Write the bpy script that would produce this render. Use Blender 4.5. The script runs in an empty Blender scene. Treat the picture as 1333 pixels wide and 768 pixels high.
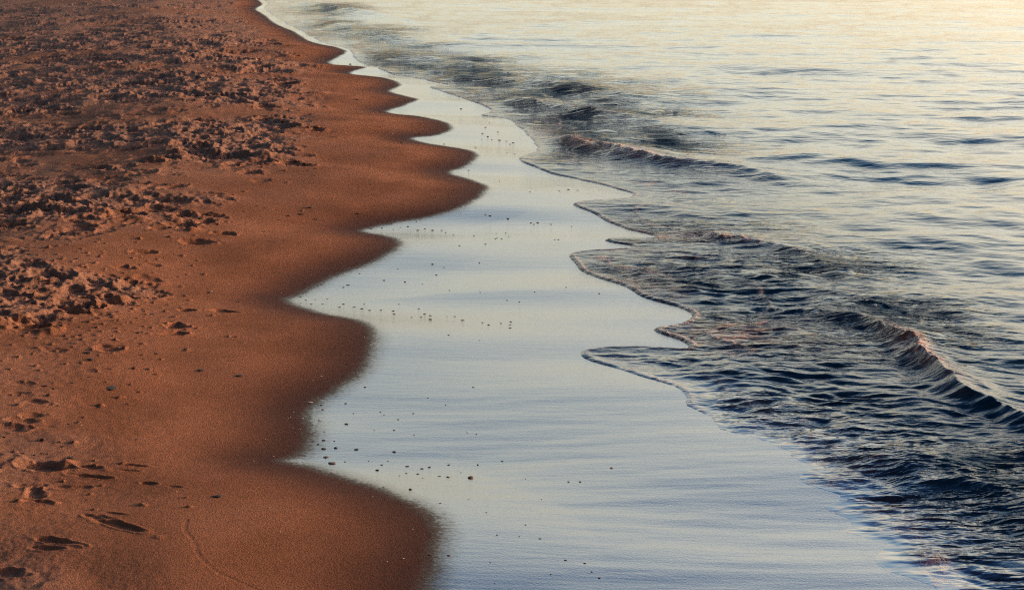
import bpy, math, random
import numpy as np

random.seed(4)
rng = np.random.default_rng(11)
scene = bpy.context.scene
col = scene.collection
R = math.radians

# ------------------------------------------------------------------ camera
W, H = 1333.0, 768.0
F = 2000.0                     # focal length in photo pixels
CAM_H = 2.0
PITCH = math.atan((384 + 110) / F)
cam_data = bpy.data.cameras.new("camera")
cam_data.sensor_width = 36.0
cam_data.lens = 36.0 * F / W
cam_data.clip_start = 0.05
cam_data.clip_end = 9000.0
cam = bpy.data.objects.new("camera", cam_data)
cam.location = (0, 0, CAM_H)
cam.rotation_euler = (math.pi / 2 - PITCH, 0, 0)
col.objects.link(cam)
scene.camera = cam


def at(px, py, z=0.0):
    """the point of the plane at height z that stands at a pixel of the photo"""
    a, b = (px - W / 2) / F, (H / 2 - py) / F
    cp, sp = math.cos(PITCH), math.sin(PITCH)
    dx, dy, dz = a, cp + b * sp, -sp + b * cp
    t = (z - CAM_H) / dz
    return dx * t, dy * t


def world_line(pts, z=0.0):
    return np.array([at(x, y, z) for x, y in pts])


# ------------------------------------------------------------------ noise
def _hash(ix, iy, seed):
    h = (ix.astype(np.int64) * 374761393 + iy.astype(np.int64) * 668265263 + seed * 1442695041) & 0xFFFFFFFF
    h = ((h ^ (h >> 13)) * 1274126177) & 0xFFFFFFFF
    return (h ^ (h >> 16)) & 0xFFFF


def perlin(x, y, seed=0):
    x0, y0 = np.floor(x), np.floor(y)
    fx, fy = x - x0, y - y0
    ux = fx * fx * fx * (fx * (fx * 6 - 15) + 10)
    uy = fy * fy * fy * (fy * (fy * 6 - 15) + 10)

    def g(ox, oy):
        an = _hash(x0 + ox, y0 + oy, seed) * (2 * math.pi / 65536.0)
        return np.cos(an) * (fx - ox) + np.sin(an) * (fy - oy)
    a = g(0, 0); b = g(1, 0); c = g(0, 1); d = g(1, 1)
    return ((a + (b - a) * ux) * (1 - uy) + (c + (d - c) * ux) * uy) * 1.5


def sstep(a, b, x):
    t = np.clip((x - a) / (b - a), 0, 1)
    return t * t * (3 - 2 * t)


# ------------------------------------------------------------------ the ground grid (fine where the beach is near)
a_in = np.linspace(-0.37, 0.37, 1180)
g_out = np.linspace(0, 1, 48)[1:] ** 2.2 * 3.4
a_cols = np.concatenate([(-0.37 - g_out)[::-1], a_in, 0.37 + g_out])
s_rows = np.concatenate([1 / np.linspace(1.2, 4.2, 90)[:-1], np.linspace(1 / 4.2, 1 / 46.0, 1120), 1 / np.geomspace(47.0, 6000.0, 60)])
Yr = 1 / s_rows
NR, NC = len(Yr), len(a_cols)
Y = np.repeat(Yr[:, None], NC, 1)
X = a_cols[None, :] * Y
dY = np.abs(np.gradient(Yr))[:, None]          # row spacing, for fading what the grid cannot carry


def keep(lam, k=2.2):
    """1 where the grid can carry a wavelength, 0 where it cannot"""
    return sstep(1.0, 0.35, dY * k / lam)


# ------------------------------------------------------------------ the lines of the shore, from the plan of the beach
# edge of the wet sheen on the sand (scalloped by the beach cusps), near to far
sheen_px = [(520, 860), (535, 800), (543, 768), (557, 722), (561, 690), (546, 664), (506, 641), (452, 617), (402, 600), (358, 590),
            (384, 579), (397, 560), (394, 532), (401, 515), (430, 499), (465, 475), (481, 440), (471, 416), (440, 405), (402, 395),
            (368, 380), (386, 370), (430, 350), (482, 334), (515, 318), (510, 307), (490, 300), (466, 294), (502, 285), (560, 277),
            (603, 267), (630, 249), (620, 239), (582, 223), (601, 216), (617, 206), (611, 197), (584, 190), (533, 179), (568, 174),
            (585, 167), (573, 158), (540, 149), (501, 142), (520, 136), (541, 129), (529, 125), (505, 118), (519, 110), (499, 102),
            (454, 93), (474, 87), (450, 84), (426, 78), (448, 69), (441, 64), (401, 52), (384, 42), (356, 29), (345, 20), (332, 11), (340, 4), (318, -10), (300, -22), (270, -40)]
# front of the swash, where the rippled water begins, near to far
front_px = [(1260, 900), (1232, 820), (1212, 768), (1192, 730), (1156, 692), (1112, 652), (1048, 614), (1012, 590), (948, 545), (902, 512), (868, 494),
            (806, 472), (772, 461), (750, 449), (775, 444), (850, 441), (902, 446), (896, 436), (868, 427), (844, 419), (880, 415), (905, 404), (880, 390), (834, 379),
            (822, 370), (790, 358), (756, 345), (746, 335), (738, 325), (772, 319), (812, 318), (826, 314), (782, 308), (812, 303), (862, 304), (824, 293), (794, 284),
            (772, 274), (744, 264), (780, 259), (818, 256), (824, 250), (796, 241), (746, 228), (716, 222), (690, 214), (674, 206), (690, 199), (700, 190), (690, 176), (676, 164), (660, 152),
            (626, 146), (640, 140), (612, 130), (590, 122), (558, 113), (590, 111), (566, 106), (536, 100), (500, 91), (476, 82), (462, 75),
            (452, 66), (412, 51), (392, 40), (368, 28), (354, 19), (344, 10), (348, 4), (328, -10), (308, -22), (278, -40)]


def dense(P, step=0.06, wob=0.0, seed=0):
    out = []
    for i in range(len(P) - 1):
        n = max(2, int(np.hypot(*(P[i + 1] - P[i])) / step))
        n = min(n, 40)
        p0, p3 = P[max(i - 1, 0)], P[min(i + 2, len(P) - 1)]
        for k in range(n):
            t = k / n
            a, b = P[i], P[i + 1]
            q = 0.5 * ((2 * a) + (b - p0) * t + (2 * p0 - 5 * a + 4 * b - p3) * t * t + (3 * a - p0 - 3 * b + p3) * t ** 3)
            out.append(q)
    out.append(P[-1])
    out = np.array(out)
    if wob:
        out[:, 0] += wob * perlin(out[:, 0] * 7, out[:, 1] * 7, seed) + wob * 0.5 * perlin(out[:, 0] * 19, out[:, 1] * 19, seed + 1)
    return out


sheen_w = dense(world_line(sheen_px, 0.015))
front_w = dense(world_line(front_px, 0.004), 0.05, 0.035, 5)
for _ in range(3):                               # lobes of water are round
    front_w[1:-1] = 0.25 * front_w[:-2] + 0.5 * front_w[1:-1] + 0.25 * front_w[2:]
kk = sstep(6.8, 5.6, front_w[:, 1])
front_w[:, 0] += kk * (0.15 * perlin(front_w[:, 1] * 2.3, front_w[:, 1] * 0 + .5, 6) + 0.12 * perlin(front_w[:, 1] * 6.5, front_w[:, 1] * 0 + .5, 7))
# carry both lines on along the shore, towards the viewer and far away
def carry(P, far):
    far = np.array(far)
    return np.vstack([[P[0][0] + 0.10, 0.4], P, P[-1] + far * 60, P[-1] + far * 600, P[-1] + far * 7000])
sheen_w = carry(sheen_w, (-0.22, 1.0))
front_w = carry(front_w, (-0.215, 1.0))


def seg_distance(P, reach):
    """distance to a polyline, only worked out near it; sign > 0 to the right of it (seaward)"""
    D = np.full(X.shape, 1e9)
    for i in range(len(P) - 1):
        (x0, y0), (x1, y1) = P[i], P[i + 1]
        lo, hi = min(y0, y1) - reach, max(y0, y1) + reach
        r0, r1 = np.searchsorted(Yr, lo), np.searchsorted(Yr, hi)
        if r1 <= r0:
            continue
        yy = Yr[r0:r1]
        xlo, xhi = min(x0, x1) - reach, max(x0, x1) + reach
        c0 = np.searchsorted(a_cols, min((xlo / yy).min(), (xlo / yy).max()))
        c1 = np.searchsorted(a_cols, max((xhi / yy).min(), (xhi / yy).max()))
        if c1 <= c0:
            continue
        xs, ys = X[r0:r1, c0:c1], Y[r0:r1, c0:c1]
        ex, ey = x1 - x0, y1 - y0
        t = np.clip(((xs - x0) * ex + (ys - y0) * ey) / (ex * ex + ey * ey + 1e-12), 0, 1)
        d = np.hypot(xs - x0 - t * ex, ys - y0 - t * ey)
        D[r0:r1, c0:c1] = np.minimum(D[r0:r1, c0:c1], d)
    D = np.minimum(D, reach)
    # inside test by counting crossings of the line to the left of each point
    cross = np.zeros(X.shape, dtype=np.int16)
    for i in range(len(P) - 1):
        (x0, y0), (x1, y1) = P[i], P[i + 1]
        if y0 == y1:
            continue
        r0, r1 = np.searchsorted(Yr, min(y0, y1)), np.searchsorted(Yr, max(y0, y1))
        if r1 <= r0:
            continue
        xi = x0 + (Yr[r0:r1] - y0) * (x1 - x0) / (y1 - y0)
        cross[r0:r1] += (X[r0:r1] > xi[:, None])
    return np.where(cross % 2 == 1, D, -D)


sd_sheen = seg_distance(sheen_w, 1.6)
sd_front = seg_distance(front_w, 2.5)


def line_of_y(P, sig):
    """x of a shore line as a smoothed function of y on the grid rows"""
    o = np.argsort(P[:, 1])
    yy = np.linspace(0.5, 60, 3000)
    xx = np.interp(yy, P[o, 1], P[o, 0])
    h = yy[1] - yy[0]
    n = int(4 * sig / h) + 1
    k = np.exp(-0.5 * (np.arange(-n, n + 1) * h / sig) ** 2); k /= k.sum()
    pad = np.concatenate([xx[0] + (np.arange(-n, 0)) * 0 , xx, xx[-1] + np.arange(1, n + 1) * h * -0.22])
    xs = np.convolve(pad, k, 'valid')
    far = xs[-1] - 0.22 * (Yr - 60)
    return np.where(Yr > 60, far, np.interp(Yr, yy, xs))[:, None]


xw_cusp = line_of_y(sheen_w, 0.16)
xw_mean = line_of_y(sheen_w, 2.2)
c_in = xw_mean - X
blend = sstep(0.3, 1.9, c_in) + sstep(-0.5, -1.6, c_in)
c = (xw_cusp - X) * (1 - blend) + c_in * blend

z = np.where(c > 0, 0.075 * c / (1 + np.maximum(c, 0) / 3.4), 0.030 * c)
z = np.where(c < -0.6, -0.018 + 0.012 * (c + 0.6), z)
z = np.where(c < -1.8, -0.0324 + 0.07 * (c + 1.8), z)
z += 0.080 * (xw_cusp - xw_mean) * np.exp(-(np.maximum(sd_sheen, 0) / 0.9) ** 2) * sstep(2.2, 0.2, c)
z = np.maximum(z, -3.0)
# behind the crest of the berm the dry sand falls away a little to the land
z -= np.minimum(0.07 * np.maximum(c - 2.3 - 0.3 * perlin(X * 0.5, Y * 0.5, 2), 0), 0.30)
# long soft undulations, drawn out by the backwash
z += 0.010 * perlin(X * 0.55, Y * 1.1, 3) * sstep(0.2, -0.2, -np.abs(c) * 0 - 1)
z += 0.0065 * perlin(X * 0.6 + 0.1 * Y, Y * 2.1, 4) * sstep(1.2, 0.0, c) * keep(0.5)
z += 0.020 * perlin(X * 0.9, Y * 0.8, 8) * sstep(0.2, 1.0, c) + 0.010 * perlin(X * 1.1 + 0.5 * Y, Y * 1.7, 10) * sstep(0.1, 0.8, c) * keep(0.6)
z += 0.004 * perlin(X * 3.0, Y * 2.4, 9) * sstep(0.1, 0.8, c) * keep(0.35)

# ---- churned dry sand
py_r = 110.0 * 0 - 110 + 4000.0 / Yr                       # only used to look the plan of the churned zone up row by row
plan_y = [-60, 0, 30, 60, 85, 110, 140, 165, 190, 215, 230, 241, 250, 265, 290, 305, 318, 332, 365, 385, 400, 420, 440, 460, 480, 500, 550, 570, 600, 640, 700, 900]
plan_x = [285, 316, 340, 372, 398, 412, 400, 418, 388, 408, 340, 190, 240, 310, 322, 260, 110, -20, 40, 225, 205, 130, 85, 20, -30, 25, 20, -30, 85, 60, -30, -60]
xr = (np.interp(py_r, plan_y, plan_x) - W / 2) * Yr / F * 0.975
edge = xr[:, None] - X + 0.28 * perlin(X * 1.3, Y * 1.1, 21) + 0.12 * perlin(X * 4, Y * 3, 22)
rough = sstep(-0.12, 0.35, edge)
rough *= 0.30 + 0.70 * sstep(-0.25, 0.30, perlin(X * 0.35, Y * 0.55, 23) + 0.35 * perlin(X * 1.1, Y * 1.3, 24) + 0.10 + 0.3 * sstep(14, 24, Y))
rough_far = np.where(Y > 60, sstep(0.2, 2.0, xw_mean - 1.2 - X), rough)
rough = rough_far * sstep(0.25, 0.7, c)


def ridged(x, y, seed):
    return 1 - 2 * np.abs(perlin(x, y, seed))


wx = X + 0.08 * perlin(X * 5, Y * 5, 31)
wy = Y + 0.08 * perlin(X * 5, Y * 5, 32)
far_gain = 1 + 0.9 * sstep(8, 22, Y)
ch = 0.030 * perlin(wx * 2.3, wy * 2.0, 33) * keep(0.45) + 0.020 * ridged(wx * 3.6, wy * 3.4, 34) * keep(0.28) \
    + 0.013 * perlin(wx * 8.0, wy * 7.4, 35) * keep(0.13) + 0.008 * ridged(wx * 13, wy * 12, 36) * 0.7 * keep(0.08) + 0.0032 * perlin(X * 37, Y * 34, 37) * keep(0.03)
ch += 0.020 * perlin(wx * 1.15, wy * 0.95, 38)
ch += 0.016 * perlin(wx * 5.5, wy * 1.9, 39) * sstep(9, 18, Y) * keep(0.5) + 0.009 * perlin(wx * 11, wy * 3.2, 30) * sstep(9, 18, Y) * keep(0.32)
ch += 0.022 * perlin(wx * 1.9, wy * 1.6, 28) * sstep(14, 9, Y)
z += rough * ch * (0.37 + 0.37 * sstep(9, 20, Y))
# fine crumble on the sand that dried after it was trodden
dryish = sstep(0.5, 1.5, c + 0.4 * perlin(X * 0.8, Y * 0.8, 40))
# thin sheets of backwash running down the lower sheen
runs = sstep(0.05, 0.6, sd_sheen) * sstep(7.5, 5.2, Y)
z += runs * (0.0020 * perlin(X * 1.3 + Y * 1.2, Y * 7.0 - X * 0.7, 44) + 0.0007 * perlin(X * 3.5 + Y * 2, Y * 15 - X * 1.6, 45))
z += dryish * (0.0016 * perlin(X * 26, Y * 24, 41) * keep(0.04) + 0.0011 * perlin(X * 60, Y * 55, 42) * keep(0.017))


def stamp(cx, cy, ln, wd, ang, depth, rim=0.3, push=0.0, power=2.0, seed=0):
    rad = 2.1 * max(ln, wd)
    r0, r1 = np.searchsorted(Yr, cy - rad), np.searchsorted(Yr, cy + rad)
    if r1 <= r0 or cy - rad < 1:
        return
    c0 = np.searchsorted(a_cols, min((cx - rad) / (cy - rad), (cx - rad) / (cy + rad)))
    c1 = np.searchsorted(a_cols, max((cx + rad) / (cy - rad), (cx + rad) / (cy + rad)))
    xs, ys = X[r0:r1, c0:c1] - cx, Y[r0:r1, c0:c1] - cy
    ca, sa = math.cos(ang), math.sin(ang)
    u, v = (xs * ca + ys * sa) / ln, (-xs * sa + ys * ca) / wd
    wob = 1 + 0.36 * perlin((xs + cx) * 22, (ys + cy) * 22, 50 + seed) + 0.22 * perlin((xs + cx) * 9, (ys + cy) * 9, 57 + seed)
    r = np.sqrt(u * u + v * v) * wob
    h = -depth * np.exp(-(r ** (2 * power))) + rim * depth * np.exp(-((r - 1.28) / 0.30) ** 2) * (1 + push * u)
    z[r0:r1, c0:c1] += h * sstep(2.1, 1.6, np.sqrt(u * u + v * v))


def ground_z(x, y):
    r = min(max(int(np.searchsorted(Yr, y)), 1), NR - 1)
    k = min(max(int(np.searchsorted(a_cols, x / y)), 1), NC - 1)
    return float(z[r, k])


def on_ground(px, py):
    zz = 0.0
    for _ in range(6):
        x, y = at(px, py, zz)
        zz = ground_z(x, y)
    return x, y, zz


# random trampling of the churned zone
n_st = 0
tries = 0
while n_st < 4200 and tries < 60000:
    tries += 1
    py = rng.uniform(-6, 470)
    px = rng.uniform(-120, 430)
    x, y = at(px, py, 0.12)
    r = min(int(np.searchsorted(Yr, y)), NR - 1); k = min(int(np.searchsorted(a_cols, x / y)), NC - 1)
    if rough[r, k] < rng.uniform(0.15, 0.9):
        continue
    g = 1 + 1.3 * min(max((y - 8) / 14, 0), 1)
    ln = rng.uniform(0.022, 0.10) * g
    stamp(x, y, ln, ln * rng.uniform(0.4, 0.8), rng.uniform(0, math.pi), ln * rng.uniform(0.05, 0.13) * (1 if rng.random() < 0.8 else -0.6), rng.uniform(0.2, 0.5), rng.uniform(-0.6, 0.6), 1.6, int(rng.integers(0, 6)))
    n_st += 1

# the prints and hollows one can tell apart: pixel, half length and half width (m), turn (deg), depth
prints = [
    (44, 641, .062, .030, 108, .022), (40, 632, .05, .022, 12, .014), (50, 652, .05, .018, -5, .014),
    (73, 704, .075, .018, -20, .018), (62, 713, .05, .015, -6, .013), (152, 682, .135, .022, -34, .016), (150, 668, .05, .010, -20, .007), (130, 672, .05, .016, -25, .008),
    (60, 607, .085, .045, -8, .028), (118, 608, .05, .020, -15, .012), (119, 620, .065, .016, -12, .015), (86, 634, .04, .018, 0, .009), (107, 634, .03, .015, -10, .009),
    (192, 629, .035, .014, -20, .013), (172, 605, .06, .010, -10, .009), (165, 612, .05, .008, -10, .006), (228, 633, .03, .010, -15, .007), (5, 745, .06, .030, -15, .02),
    (140, 453, .055, .050, -10, .020), (228, 424, .045, .055, 20, .016), (226, 434, .06, .03, 15, .012), (243, 404, .05, .03, -5, .016), (290, 405, .07, .035, -12, .011),
    (186, 328, .075, .05, -4, .022), (160, 348, .06, .04, 0, .014), (190, 363, .085, .05, -25, .013), (200, 345, .05, .03, 0, .011), (115, 361, .06, .04, 5, .014),
    (102, 398, .10, .07, 0, .040), (148, 388, .10, .05, -10, .036), (88, 408, .08, .045, 0, .030), (45, 425, .09, .05, -10, .032), (30, 412, .07, .03, -10, .02), (125, 402, .05, .03, 0, .02),
    (30, 547, .06, .035, -8, .016), (45, 523, .05, .03, -8, .014), (12, 556, .06, .04, 0, .020), (42, 541, .05, .03, 0, .014), (28, 499, .06, .03, 0, .010), (22, 512, .05, .02, 0, .010), (70, 456, .05, .03, 0, .010),
    (255, 315, .10, .06, 0, .020), (290, 304, .07, .05, 0, .022), (235, 293, .10, .09, 0, .035), (210, 296, .07, .07, 10, .028), (268, 288, .06, .07, 10, .030), (165, 278, .10, .12, 0, .028),
    (25, 275, .16, .18, 0, .045), (70, 262, .12, .14, 0, .035), (150, 283, .08, .08, 0, .030), (15, 292, .10, .08, 0, .030), (108, 284, .08, .07, 0, .024), (250, 318, .08, .03, 0, .012), (135, 480, .03, .012, -5, .006), (115, 481, .03, .012, -5, .006),
    (325, 225, .08, .10, 0, .03), (300, 205, .10, .13, 0, .035), (340, 206, .09, .10, 0, .032), (375, 212, .08, .10, 0, .030), (395, 215, .08, .08, 0, .026), (250, 195, .14, .18, 0, .045), (215, 205, .10, .12, 0, .04), (330, 182, .07, .10, 0, .012),
    (375, 165, .08, .11, 0, .030), (410, 168, .07, .08, 0, .026), (350, 160, .09, .12, 0, .028), (340, 235, .07, .10, 0, .010), (205, 208, .10, .10, 0, -.05), (232, 198, .06, .10, 60, -.045),
]
for (px, py, ln, wd, ang, dp) in prints:
    x, y, _z = on_ground(px, py)
    stamp(x, y, ln, wd, R(ang), dp * (0.55 if py > 440 else 1.05 if py > 380 else 0.72), 0.28, 0.2, 1.5, int(rng.integers(0, 6)))
# mounds of thrown up sand beside them
for (px, py, ln, wd, ang, hg) in [(121, 402, .05, .035, 60, .045), (158, 391, .05, .03, 30, .028), (84, 604, .045, .03, 70, .026), (24, 603, .06, .04, 60, .02), (5, 600, .08, .05, 70, .022), (65, 432, .06, .05, 30, .02),
                                  (250, 300, .05, .05, 60, .035), (180, 285, .06, .08, 60, .035), (60, 268, .08, .10, 70, .05), (128, 275, .07, .09, 60, .045), (0, 425, .10, .06, 70, .035), (100, 280, .06, .07, 60, .04),
                                  (346, 200, .06, .09, 70, .04), (318, 200, .05, .08, 70, .04), (270, 190, .06, .10, 80, .05)]:
    x, y, _z = on_ground(px, py)
    stamp(x, y, ln, wd, R(ang), -hg * (0.95 if 380 < py < 440 else 0.6), 0.05, 0.0, 1.2, 2)
# crumbs of dried sand kicked out over the smooth part
n_st = 0
while n_st < 800:
    if n_st % 3:
        px, py = rng.normal(90, 110), rng.normal(375, 45)
    else:
        px, py = rng.uniform(-60, 430), rng.uniform(60, 640)
    n_st += 1
    x, y = at(px, py, 0.12)
    r = min(int(np.searchsorted(Yr, y)), NR - 1); k = min(int(np.searchsorted(a_cols, x / y)), NC - 1)
    if c[r, k] < 0.55 + 0.5 * rng.random():
        continue
    ln = rng.uniform(0.005, 0.013) * max(1, y / 7) ** 0.7
    stamp(x, y, ln, ln * rng.uniform(0.6, 0.9), rng.uniform(0, 3.14), -ln * rng.uniform(0.35, 0.8), 0.0, 0, 1.2, int(rng.integers(0, 6)))
# a thin wandering groove in the smooth sand
gp = dense(np.array([on_ground(*p)[:2] for p in [(243, 676), (241, 690), (252, 704), (256, 716), (262, 726), (280, 742), (305, 754), (345, 772)]]), 0.012)
for (x, y) in gp:
    stamp(x, y, 0.010, 0.006, 0.5, 0.0011, 0.4, 0, 1.0, 1)
# little runnels
for (pa, pb, dp) in [((260, 345), (330, 372), .0035), ((180, 505), (235, 512), .003), ((60, 470), (190, 500), .003)]:
    A, B = np.array(on_ground(*pa)[:2]), np.array(on_ground(*pb)[:2])

# ------------------------------------------------------------------ water surface
t_in = np.maximum(sd_front, 0)
lip_k = sstep(5.6, 7.4, Y)                      # the nearest stretch of the front has no lip, it thins out
lip = np.where(sd_front > 0, (0.0012 + 0.0058 * lip_k + 0.0018 * (1 - lip_k) * sstep(-0.1, 0.3, perlin(X * 2.1, Y * 2.6, 89))) * (1 - np.exp(-t_in / (0.10 - 0.085 * lip_k))) + 0.004 * lip_k * np.exp(-((t_in - 0.022) / 0.018) ** 2), sd_front * 0.35)
lvl = np.maximum(z, -0.006 - 0.010 * sstep(0.0, 1.5, sd_front))
zs_far = z + (lvl - z) * sstep(0.0, 0.9, sd_front)
sea = zs_far + lip

xf_mean = line_of_y(front_w, 1.6)
off = X - xf_mean                                # how far out to sea
near_zone = sstep(2.6, 0.5, off)

# chop: many wave trains, mostly coming in to the shore
chop = np.zeros_like(X)
nw = 54
for i in range(nw):
    lam = 0.20 * (8.0 ** (i / (nw - 1.0)))
    th = rng.normal(0, 0.75) + 0.25 + (math.pi / 2 if i % 3 == 0 else 0)
    kx, ky = math.cos(th) * 2 * math.pi / lam, math.sin(th) * 2 * math.pi / lam
    am = 0.0050 * lam ** 0.8 * (0.6 + 0.8 * rng.random())
    ph = rng.uniform(0, 6.283)
    att = np.exp(-(ky * dY * 0.55) ** 2)
    s_ = np.sin(kx * X + ky * Y + ph + 0.6 * math.sin(i))
    chop += am * att * (s_ + 0.25 * (s_ * s_ - 0.5))
wx = X + 0.05 * perlin(X * 3, Y * 3, 61); wy = Y + 0.05 * perlin(X * 3, Y * 3, 62)
rip = 0.0050 * perlin(wx * 2.4 + wy * 0.9, wy * 5.0, 63) * keep(0.24) + 0.0084 * perlin(wx * 4.6, wy * 12.5 + wx * 1.6, 64) * keep(0.095) \
    + 0.0058 * perlin(wx * 9.0, wy * 23.0 + wx * 3, 65) * keep(0.055) + 0.0022 * perlin(wx * 17, wy * 40, 66) * keep(0.03)
rip = rip + 16.0 * rip * np.abs(rip)
long_ = 0.016 * perlin(wx * 0.75 + 0.2 * Y, wy * 2.0, 58) * keep(0.5) + 0.023 * perlin(wx * 0.32, wy * 0.95 + 0.1 * X, 59) * keep(1.0) \
    + 0.0085 * perlin(wx * 1.8, wy * 4.6, 57) * keep(0.25)
long_ = long_ + 9 * long_ * np.abs(long_)
patch = 0.55 + 0.75 * sstep(-0.3, 0.4, perlin(X * 0.6, Y * 0.45, 67))
grow = sstep(0.0, 0.35 - 0.13 * (1 - lip_k), sd_front)
sea += grow * (chop * (0.21 + 0.02 * near_zone) + rip * (0.22 + 0.66 * near_zone) * patch + long_ * (0.85 - 0.55 * near_zone) * (0.6 + 0.6 * patch))
sea += (1 - grow) * sstep(0.01, 0.1, sd_front) * 0.35 * rip

# swells that stand up near the shore: crest line in plan, height along it, front and back width
foam = np.zeros_like(X)
turb_glow = np.zeros_like(X)  # sandy water, and on the crests the orange sunlight through them, as a tint


def swell(pts, hts, wf, wb, foam_at=None, foam_w=0.05, seed=0, base=0.03, lump=0.6):
    P = dense(world_line(pts, base), 0.05)
    hk = np.interp(np.linspace(0, len(pts) - 1, len(P)), np.arange(len(pts)), hts)
    fk = np.interp(np.linspace(0, len(pts) - 1, len(P)), np.arange(len(pts)), foam_at) if foam_at else np.zeros(len(P))
    reach = 3.2 * max(wf, wb)
    lo, hi = P[:, 1].min() - reach, P[:, 1].max() + reach
    r0, r1 = np.searchsorted(Yr, lo), np.searchsorted(Yr, hi)
    yy = Yr[r0:r1]
    xa, xb = P[:, 0].min() - reach, P[:, 0].max() + reach
    c0 = np.searchsorted(a_cols, min((xa / yy).min(), (xa / yy).max())); c1 = np.searchsorted(a_cols, max((xb / yy).min(), (xb / yy).max()))
    xs, ys = X[r0:r1, c0:c1], Y[r0:r1, c0:c1]
    xs = xs + 0.05 * perlin(xs * 3, ys * 3, 70 + seed) + 0.02 * perlin(xs * 9, ys * 9, 71 + seed)
    D = np.full(xs.shape, 1e9); S = np.zeros(xs.shape); HH = np.zeros(xs.shape); FF = np.zeros(xs.shape)
    for i in range(len(P) - 1):
        ax, ay = P[i]; ex, ey = P[i + 1] - P[i]
        L2 = ex * ex + ey * ey + 1e-12
        t = np.clip(((xs - ax) * ex + (ys - ay) * ey) / L2, 0, 1)
        qx, qy = xs - ax - t * ex, ys - ay - t * ey
        d = np.hypot(qx, qy)
        m = d < D
        D = np.where(m, d, D)
        S = np.where(m, np.sign(ey * qx - ex * qy), S)
        HH = np.where(m, hk[i], HH); FF = np.where(m, fk[i], FF)
    w = np.where(S > 0, wf, wb)                   # to the shore side of the crest the face is steep
    q = D / w
    prof = np.exp(-q ** 1.22)
    hollow = -0.16 * np.exp(-((D / wf - 2.1) / 0.8) ** 2) * (S > 0)
    g = sstep(0.02, 0.4, sd_front[r0:r1, c0:c1])
    sea[r0:r1, c0:c1] += 0.60 * HH * (prof + hollow) * g
    if foam_at:
        sg = np.where(S > 0, D, -D)
        f = FF * np.exp(-((sg - 0.15 * foam_w) / foam_w) ** 2)
        sea[r0:r1, c0:c1] += f * g * lump * (0.024 * perlin(xs * 14, ys * 10, 75 + seed) + 0.012 * ridged(xs * 34, ys * 27, 76 + seed))
        foam[r0:r1, c0:c1] = np.maximum(foam[r0:r1, c0:c1], f * (0.55 + 0.7 * perlin(xs * 24, ys * 16, 77 + seed)))
        turb_glow[r0:r1, c0:c1] = np.maximum(turb_glow[r0:r1, c0:c1], f)


# ruffled patches: steeper, darker water, as ellipses on the sea (pixel of the middle, half axes in pixels)
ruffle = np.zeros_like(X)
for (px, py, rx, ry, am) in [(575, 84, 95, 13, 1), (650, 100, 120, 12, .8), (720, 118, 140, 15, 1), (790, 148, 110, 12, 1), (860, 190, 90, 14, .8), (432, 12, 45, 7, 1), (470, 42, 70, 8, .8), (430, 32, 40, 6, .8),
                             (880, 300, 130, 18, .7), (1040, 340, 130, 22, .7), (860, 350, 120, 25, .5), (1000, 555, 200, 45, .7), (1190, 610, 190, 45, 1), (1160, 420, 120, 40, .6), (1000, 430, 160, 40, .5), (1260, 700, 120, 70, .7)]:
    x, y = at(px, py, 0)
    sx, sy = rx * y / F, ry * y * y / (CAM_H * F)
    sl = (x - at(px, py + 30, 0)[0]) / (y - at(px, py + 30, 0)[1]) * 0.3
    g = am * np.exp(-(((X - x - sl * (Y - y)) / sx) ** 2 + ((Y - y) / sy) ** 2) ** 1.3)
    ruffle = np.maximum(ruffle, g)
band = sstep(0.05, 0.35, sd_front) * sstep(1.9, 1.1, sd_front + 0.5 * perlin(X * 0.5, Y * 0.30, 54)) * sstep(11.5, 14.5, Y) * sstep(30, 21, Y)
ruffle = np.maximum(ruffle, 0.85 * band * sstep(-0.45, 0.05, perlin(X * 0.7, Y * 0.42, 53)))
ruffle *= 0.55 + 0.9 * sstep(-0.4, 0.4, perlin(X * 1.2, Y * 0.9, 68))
sea += grow * ruffle * (0.6 * rip + 0.10 * chop + sstep(8, 12, Y) * (0.026 * perlin(wx * 1.3, wy * 2.6, 55) * keep(0.4) + 0.012 * perlin(wx * 2.6, wy * 5.0, 56) * keep(0.2)))


swell([(960, 372), (1050, 388), (1120, 400), (1172, 424), (1208, 456), (1262, 496), (1333, 528), (1450, 585)], [.0, .03, .06, .09, .10, .09, .075, .05], .058, .17, [0, 0, .2, 1, .3, .0, .0, 0], .060, 1, .06, .55)
swell([(790, 278), (850, 294), (925, 298), (985, 308), (1045, 322), (1100, 345), (1160, 375)], [.012, .03, .045, .05, .045, .03, 0], .10, .35, [.5, 1, 1.2, .2, .0, 0, 0], .06, 2, .04)
swell([(700, 168), (765, 180), (820, 194), (870, 203), (910, 206), (960, 212), (1020, 222), (1100, 235)], [.02, .07, .11, .12, .10, .06, .035, 0], .13, .40, [.3, 1, 1.3, 1.2, .3, 0, 0, 0], .11, 3, .06, .38)
swell([(470, 70), (520, 72), (590, 78), (650, 90)], [.03, .09, .09, .03], .24, .6, None, 0, 4, .04)
swell([(560, 94), (640, 100), (720, 107), (790, 118), (850, 134)], [.03, .08, .09, .08, .03], .24, .6, None, 0, 5, .04)
swell([(650, 122), (720, 134), (790, 146), (850, 155), (900, 163)], [.03, .08, .095, .08, .03], .22, .5, [.1, .25, .2, 0, 0], .08, 6, .04)
swell([(385, 2), (425, 6), (462, 12), (520, 22)], [.05, .14, .13, .04], .30, .8, [.1, .5, .2, 0], .15, 7, .05)
swell([(390, 24), (440, 30), (500, 42), (560, 52)], [.04, .11, .10, .03], .30, .8, None, 0, 8, .05)
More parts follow.
